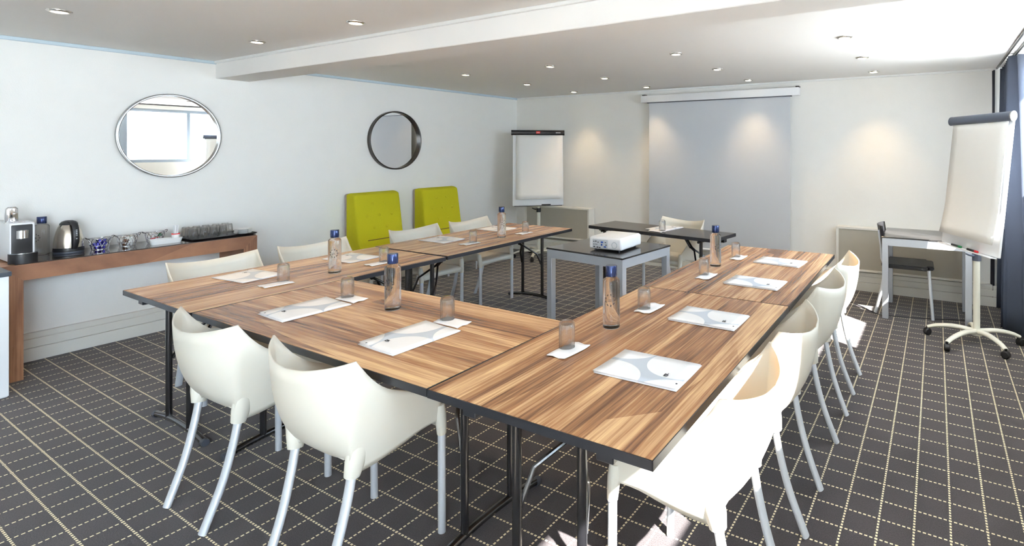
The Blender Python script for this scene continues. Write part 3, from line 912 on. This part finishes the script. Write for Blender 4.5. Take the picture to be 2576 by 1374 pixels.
def radiator(x0, x1, z0, z1, label):
    y1 = WY - .115; y0 = y1 - .035
    t = thing('radiator', label, 'radiator', ((x0 + x1) / 2, y1, 0)); ox, oy = (x0 + x1) / 2, y1
    bm = B()
    a, b_ = x0 - ox, x1 - ox; yy0, yy1 = y0 - oy, .1
    for bb in ((a, b_, z1 - .022, z1), (a, b_, z0, z0 + .022)): box(bm, bb[0], bb[1], yy0, yy1, bb[2], bb[3], .002, 1)
    for bb in ((a, a + .025), (b_ - .025, b_)): box(bm, bb[0], bb[1], yy0, yy1, z0 + .022, z1 - .022)
    obj('frame', bm, MAT['duct'], t, 0)
    obj('mesh_panel', box(B(), a + .025, b_ - .025, yy0 + .008, yy1 - .02, z0 + .022, z1 - .022), MAT['mesh_grey'], t, 0)
    return t
radiator(-5.32, -4.17, .235, .685, 'flat cream radiator with mesh front in the wall corner')
radiator(-.94, .34, .215, .675, 'flat cream radiator with mesh front behind the desk')

def mirror(y, z, r, rim, dp, m, label):
    t = thing('mirror', label, 'mirror', (WX, y, z))
    R = Matrix.Rotation(pi / 2, 4, 'Y')
    bm = lathe(B(), [(r - rim, 0), (r - rim, dp), (r - rim * .5, dp + .003), (r, dp), (r, 0)], 72); bmesh.ops.transform(bm, matrix=R, verts=bm.verts)
    obj('rim', bm, m, t)
    bm = lathe(B(), [(0, .010), (r - rim + .002, .010), (r - rim + .002, .002), (0, .002)], 72); bmesh.ops.transform(bm, matrix=R, verts=bm.verts)
    obj('mirror_glass', bm, MAT['mirror'], t)
mirror(1.945, 1.618, .350, .018, .030, MAT['grey_steel'], 'round mirror with pale steel rim above the console')
mirror(4.055, 1.612, .346, .015, .045, MAT['dark_steel'], 'round mirror with thin dark rim above the green chairs')

# ------------------------------------------------------------------ green lounge chairs
def lounge(y0, y1, label):
    yc = (y0 + y1) / 2; hw = (y1 - y0) / 2
    t = thing('lounge_chair', label, 'chair', (WX, yc, 0))
    bm = B(); box(bm, .012, .052, -hw, hw, .20, 1.02, .02, 3)
    obj('back_shell', bm, MAT['taupe'], t)
    # padded profile in (x, z), extruded along y
    prof = [(.055, 1.018), (.10, 1.028), (.165, 1.012), (.185, .98), (.215, .80), (.245, .62), (.268, .52), (.31, .458), (.38, .438), (.56, .425), (.625, .41), (.635, .37), (.62, .33), (.055, .33)]
    pr = [crom([(p[0], 0, p[1]) for p in prof], i / 52) for i in range(53)]
    bm = B()
    rows = []
    for (yy, ins) in ((-hw, .014), (-hw + .008, .003), (-hw + .025, 0), (hw - .025, 0), (hw - .008, .003), (hw, .014)):
        cx, cz = .25, .6
        rows.append([Vector((p.x - ins * (1 if p.x > .12 else 0), yy, p.z - ins * (1 if p.z > .5 else .3))) for p in pr])
    V = grid(bm, rows)
    for i in range(len(V) - 1): bm.faces.new((V[i][0], V[i + 1][0], V[i + 1][-1], V[i][-1]))
    bm.faces.new(V[0]); bm.faces.new(V[-1][::-1])
    cu = obj('cushion', bm, MAT['green'], t, 50)
    def facex(z): 
        zs = [(1.0, .178), (.98, .185), (.80, .215), (.62, .245), (.52, .268)]
        for (za, xa), (zb_, xb) in zip(zs[:-1], zs[1:]):
            if zb_ <= z <= za: return xa + (xb - xa) * (za - z) / (za - zb_)
        return .2
    for (yy, z) in ((-.075, .905), (.075, .905), (-.15, .775), (0, .775), (.15, .775), (-.075, .645), (.075, .645)):
        bm = lathe(B(), [(.0, .008), (.008, .007), (.013, .003), (.015, -.002), (0, -.002)], 12)
        bmesh.ops.transform(bm, matrix=Matrix.Translation((facex(z), yy, z)) @ Matrix.Rotation(radians(81), 4, 'Y'), verts=bm.verts)
        obj('button', bm, MAT['green'], cu)
    obj('seam', tube(B(), [(.274, -.17, .517), (.274, .17, .517)], .004, n=6), MAT['brown'], cu)
    for sx in (.10, .58):
        for s in (-1, 1):
            obj('leg', tube(B(), [(sx, s * (hw - .06), .335), (sx, s * (hw - .06), 0)], [.016, .012], n=10), MAT['alu'], t)
lounge(3.435, 3.99, 'lime green buttoned lounge chair against wall, closer to the console')
lounge(4.295, 4.85, 'lime green buttoned lounge chair against wall, closer to the wall corner')

# ------------------------------------------------------------------ console, cabinet
CTZ = .757
def console():
    x0, x1 = WX + .004, -5.185; y0, y1, w = .930, 2.395, .104
    t = thing('console_table', 'long walnut console table with mitred ends and smoked glass top', 'console', (x1, (y0 + y1) / 2, 0))
    ox, oy = x1, (y0 + y1) / 2
    def mit(name, poly):
        # poly in (y, z); extrude in x
        bm = B()
        a = [bm.verts.new((x0 - ox, y - oy, z)) for y, z in poly]; b_ = [bm.verts.new((0, y - oy, z)) for y, z in poly]
        bm.faces.new(a[::-1]); bm.faces.new(b_)
        for i in range(len(poly)): bm.faces.new((a[i], a[(i + 1) % len(poly)], b_[(i + 1) % len(poly)], b_[i]))
        return bm
    zt = CTZ - .006
    # grain runs along local x of each board, so boards are built lengthwise and turned
    def board(name, poly):
        bm = mit(name, poly)
        return bm
    g = 0.0006
    top = board('top', [(y0 + g, zt), (y0 + w + g, zt - w), (y1 - w - g, zt - w), (y1 - g, zt)])
    Rz = Matrix.Rotation(-pi / 2, 4, 'Z'); bmesh.ops.transform(top, matrix=Rz, verts=top.verts)
    o = obj('top_board', top, MAT['console'], t, 0); o.rotation_euler = (0, 0, pi / 2)
    for nm, pl in (('leg_panel', [(y0, 0), (y0 + w, 0), (y0 + w, zt - w), (y0, zt)]), ('leg_panel', [(y1 - w, 0), (y1, 0), (y1, zt), (y1 - w, zt - w)])):
        bm = board(nm, pl); Ry = Matrix.Rotation(pi / 2, 4, 'Y'); bmesh.ops.transform(bm, matrix=Ry, verts=bm.verts)
        o = obj(nm, bm, MAT['console'], t, 0); o.rotation_euler = (0, -pi / 2, 0)
    obj('glass_top', box(B(), x0 - ox + .002, -.012, y0 - oy + .07, y1 - oy - .004, zt + .0003, CTZ), MAT['console_top'], t, 0)
console()

cab = thing('cabinet', 'white low cabinet with slate top next to the console', 'cabinet', (-5.25, .56, 0))
obj('body', box(B(), WX + .004 + 5.25, .345, -.36, .355, 0, .735, .003, 1), MAT['cab_white'], cab, 0)
dr = obj('door', box(B(), .345, .363, -.355, .356, .01, .735, .002, 1), MAT['cab_white'], cab, 0)
obj('handle', tube(B(), [(.38, -.30, .62), (.38, -.30, .50)], .006, n=8), MAT['chrome'], dr)
obj('top_board', box(B(), WX + .004 + 5.25, .372, -.365, .366, .735, .763, .003, 1), MAT['cab_top'], cab, 0)

# ------------------------------------------------------------------ things on the console
def coffee_machine():
    t = thing('coffee_machine', 'white capsule coffee machine with black front and chrome lever', 'coffee machine', (-5.335, 1.044, CTZ))
    hw = .057
    obj('body', box(B(), -.235, .075, -hw, hw, .004, .262, .008, 3), MAT['white'], t)
    fp = obj('front_panel', box(B(), .072, .079, -hw + .008, hw - .012, .055, .248, .004, 2), MAT['black_plastic'], t)
    bm = lathe(B(), [(0, 0), (.034, 0), (.034, .052), (.030, .056), (0, .056)], 20, (0, 0, 0)); bmesh.ops.transform(bm, matrix=Matrix.Translation((.062, 0, .158)), verts=bm.verts)
    obj('spout', bm, MAT['chrome'], t)
    bm = B(); n = 20
    poly = [(.06, -.062)] + [(.085 + .062 * cos(a), .066 * sin(a)) for a in [-pi / 2 + pi * i / n for i in range(n + 1)]] + [(.06, .062)]
    prism(bm, poly, 0, .062)
    tr = obj('drip_tray', bm, MAT['black_plastic'], t)
    bm = B(); prism(bm, [(x * .93 + .005, y * .93) for x, y in poly], .062, .066); obj('drip_grid', bm, MAT['chrome'], tr)
    bm = B(); tube(bm, [(-.045, -.026, .252), (-.04, -.026, .31), (-.036, -.026, .350), (-.036, -.026, .362)], [.032, .031, .029, .018], [.012, .012, .012, .008], 16, ref=Vector((0, 1, 0)))
    obj('lever', bm, MAT['chrome'], t)
    obj('lid', box(B(), -.16, .05, -.036, .036, .261, .270, .004, 2), MAT['chrome'], t)
    return t
coffee_machine()
bottle(-5.49, 1.180, CTZ, .5, 'clear water bottle with navy cap between coffee machine and kettle')

def kettle():
    t = thing('kettle', 'brushed steel electric kettle with black handle', 'kettle', (-5.462, 1.306, CTZ), radians(8))
    obj('base', lathe(B(), [(0, 0), (.078, 0), (.080, .006), (.078, .014), (0, .014)], 32), MAT['dark_grey'], t)
    obj('foot_band', lathe(B(), [(.0, .015), (.079, .015), (.080, .020), (.0785, .042), (0, .042)], 32), MAT['black_plastic'], t)
    obj('body', lathe(B(), [(.0785, .042), (.0775, .075), (.073, .115), (.065, .155), (.054, .190), (.046, .206), (0, .206)], 40), MAT['steel'], t)
    obj('lid', lathe(B(), [(.048, .203), (.046, .214), (.036, .226), (.020, .233), (0, .235)], 28), MAT['black_plastic'], t)
    pth = [crom([(.030, 0, .226), (.062, 0, .222), (.088, 0, .190), (.098, 0, .130), (.093, 0, .075), (.076, 0, .036)], i / 14) for i in range(15)]
    h = obj('handle', tube(B(), pth, [.016] * 3 + [.019] * 9 + [.017] * 3, [.010] * 15, 12, ref=Vector((0, 1, 0))), MAT['black_plastic'], t)
    bm = B()
    for k in range(6): box(bm, .1035, .1075, -.004, .004, .105 + k * .012, .111 + k * .012)
    obj('level_mark', bm, MAT['grey_port'], h, 0)
    obj('spout', tube(B(), [(-.045, 0, .165), (-.066, 0, .195), (-.072, 0, .203)], [.020, .016, .010], n=12), MAT['steel'], t)
kettle()

def basket(y, x, label):
    t = thing('wire_basket', label, 'basket', (x, y, CTZ))
    rb, rt, h = .046, .064, .078
    for z, r in ((.003, rb), (.028, rb + (rt - rb) * .3), (h, rt)):
        pts = [(r * cos(2 * pi * k / 28) * .82, r * sin(2 * pi * k / 28), z + (.008 * abs(sin(2 * pi * k / 28)) if z == h else 0)) for k in range(29)]
        obj('ring', tube(B(), pts, .0022 if z == h else .0017, n=6, cap=False, ref=Vector((0, 0, 1))), MAT['chrome'], t)
    for k in range(14):
        a0 = 2 * pi * k / 14
        for dr_ in (-1, 1):
            pts = []
            for i in range(7):
                u = i / 6; a = a0 + dr_ * .55 * u * u; r = rb + (rt - rb) * u
                pts.append((r * cos(a) * .82, r * sin(a), .003 + h * u))
            obj('wire', tube(B(), pts, .0014, n=5), MAT['chrome'], t)
    for s in (-1, 1):
        pts = [crom([(-.03, s * rt * .95, h), (-.012, s * (rt + .012), h + .014), (.012, s * (rt + .012), h + .014), (.03, s * rt * .95, h)], i / 8) for i in range(9)]
        obj('handle', tube(B(), pts, .0022, n=6), MAT['dark_steel'], t)
    return t
BX = -5.455
basket(1.467, BX, 'wire basket filled with blue coffee capsules, beside the kettle')
basket(1.622, BX, 'wire basket filled with pale creamer pots, between two baskets')
basket(1.790, BX - .01, 'wire basket filled with red and green sachets, behind the white dish')
def pile(y, n, kind, seed, label, cat, grp):
    rnd = random.Random(seed)
    protos = {}
    for i in range(n):
        lay = i // 6
        a = 2 * pi * (i % 6) / 6 + lay * .5; r = (.022 if i % 6 else .0) * (1 + .15 * lay)
        x, yy, z = BX + r * cos(a) * .8, y + r * sin(a), CTZ + .016 + lay * .021
        key = kind[i % len(kind)]
        if key not in protos:
            if cat == 'sachet':
                bm = B(); box(bm, -.023, .023, -.016, .016, -.003, .003, .0025, 2)
            else:
                bm = lathe(B(), [(0, -.012), (.012, -.012), (.0155, .008), (.0185, .008), (.0185, .010), (0, .0105)], 16)
            o = obj({'sachet': 'sachet', 'capsule': 'coffee_capsule', 'pot': 'creamer_pot'}[cat], bm, MAT[key])
            protos[key] = o
        else:
            o = protos[key].copy(); COL.objects.link(o)
        o.location = (x, yy, z); o.rotation_euler = (rnd.uniform(-.5, .5), rnd.uniform(-.6, .6), rnd.uniform(0, 6))
        nm = {'blue_cap': 'blue', 'ceramic': 'white', 'brown': 'brown', 'redcap': 'red', 'greencap': 'green', 'card': 'white'}[key]
        tag(o, label % nm, cat, grp)
pile(1.467, 15, ['blue_cap'], 1, '%s foil coffee capsule piled in the wire basket', 'capsule', 'coffee capsules in a basket')
pile(1.622, 15, ['ceramic', 'ceramic', 'brown'], 2, '%s creamer pot piled in the wire basket', 'pot', 'creamer pots in a basket')
pile(1.790, 15, ['card', 'redcap', 'card', 'greencap', 'card'], 3, '%s paper sachet piled in the wire basket', 'sachet', 'tea and sugar sachets in a basket')

# white dish with a cup of sugar sticks
dish = thing('serving_dish', 'long white ceramic dish with a built-in stick cup', 'dish', (-5.335, 1.815, CTZ), H90 - .02)
def rr(lx, ly, r, n=6):
    out = []
    for cx, cy, a0 in ((lx - r, ly - r, 0), (-lx + r, ly - r, pi / 2), (-lx + r, -ly + r, pi), (lx - r, -ly + r, 3 * pi / 2)):
        out += [(cx + r * cos(a0 + pi / 2 * i / n), cy + r * sin(a0 + pi / 2 * i / n)) for i in range(n + 1)]
    return out
bm = B()
o1, o2, i2, i1 = rr(.092, .030, .022), rr(.104, .040, .03), rr(.099, .036, .027), rr(.088, .027, .02)
rings = [[bm.verts.new((x, y, z)) for x, y in pl] for pl, z in ((o1, 0), (o2, .040), (i2, .040), (i1, .006))]
for A, C in zip(rings[:-1], rings[1:]):
    for k in range(len(A)): bm.faces.new((A[k], A[(k + 1) % len(A)], C[(k + 1) % len(A)], C[k]))
bm.faces.new(rings[0][::-1]); bm.faces.new(rings[-1])
obj('bowl', bm, MAT['ceramic'], dish)
bm = lathe(B(), [(0, .008), (.024, .008), (.026, .070), (.023, .070), (.021, .012), (0, .012)], 20, (.062, 0, 0)); obj('stick_cup', bm, MAT['ceramic'], dish)
obj('cup_band', lathe(B(), [(.0262, .064), (.0268, .064), (.0268, .0715), (.0228, .0715), (.0228, .070)], 20, (.062, 0, 0)), MAT['red'], dish)
rnd = random.Random(5); st0 = None
for i in range(7):
    if st0 is None:
        bm = B(); box(bm, -.005, .005, -.0015, .0015, 0, .115, .001, 1)
        st0 = obj('sugar_stick', bm, MAT['napkin'], None, 0); s_ = st0
    else:
        s_ = st0.copy(); COL.objects.link(s_)
    a = 2 * pi * i / 7
    s_.location = (-5.335 + .008 * cos(a), 1.877 + .008 * sin(a), CTZ + .022)
    s_.rotation_euler = (-.12 * sin(a) , .12 * cos(a) + .02, rnd.uniform(.8, 2.2))
    tag(s_, 'thin white paper sugar stick standing in the cup', 'sugar stick', 'sugar sticks in the dish cup')

# tray with upturned glasses and saucers
TX0, TX1, TY0, TY1 = -5.555, -5.235, 1.955, 2.43
tray = tag(obj('serving_tray', B(), MAT['black_plastic']), 'black rectangular serving tray holding upturned glasses', 'tray')
bm = B(); cxx, cyy = (TX0 + TX1) / 2, (TY0 + TY1) / 2
a_, b_ = (TX1 - TX0) / 2, (TY1 - TY0) / 2
rings = [[bm.verts.new((cxx + x, cyy + y, CTZ + z)) for x, y in pl] for pl, z in ((rr(a_ - .012, b_ - .012, .02), 0), (rr(a_, b_, .025), .012), (rr(a_ - .004, b_ - .004, .024), .012), (rr(a_ - .016, b_ - .016, .018), .003))]
for A, C in zip(rings[:-1], rings[1:]):
    for k in range(len(A)): bm.faces.new((A[k], A[(k + 1) % len(A)], C[(k + 1) % len(A)], C[k]))
bm.faces.new(rings[0][::-1]); bm.faces.new(rings[-1]); bmesh.ops.recalc_face_normals(bm, faces=bm.faces); bm.to_mesh(tray.data); bm.free()
prof = [(.033, 0), (.0335, .002), (.0255, .085), (.0235, .089), (0, .089), (0, .083), (.0225, .081), (.0312, .002), (.0308, 0)]
g0 = None
for i, (gx, gy) in enumerate([(r_, c_) for c_ in (2.005, 2.075, 2.145, 2.215, 2.285) for r_ in (-5.50, -5.43, -5.36)][:14]):
    if g0 is None:
        g0 = obj('small_glass', lathe(B(), prof, 22, close=True), MAT['glass']); gg = g0
    else:
        gg = g0.copy(); COL.objects.link(gg)
    gg.location = (gx + random.uniform(-.003, .003), gy + random.uniform(-.003, .003), CTZ + .0035)
    tag(gg, 'upturned small tapered glass standing on the black tray', 'glass', 'small glasses on the black tray')
pl0 = None
for i in range(5):
    if pl0 is None:
        pl0 = obj('saucer', lathe(B(), [(0, 0), (.035, 0), (.040, .004), (.064, .010), (.065, .012), (.040, .0075), (0, .005)], 32), MAT['ceramic']); p_ = pl0
    else:
        p_ = pl0.copy(); COL.objects.link(p_)
    p_.location = (-5.335 + .001 * i, 2.352 - .001 * (i % 2), CTZ + .0035 + i * .0075)
    tag(p_, ['white saucer at the bottom of the stack on the tray', 'white saucer second from bottom of the stack', 'white saucer in the middle of the stack', 'white saucer just under the topmost one', 'white saucer topmost on the stack on the tray'][i], 'saucer', 'saucers stacked on the tray')
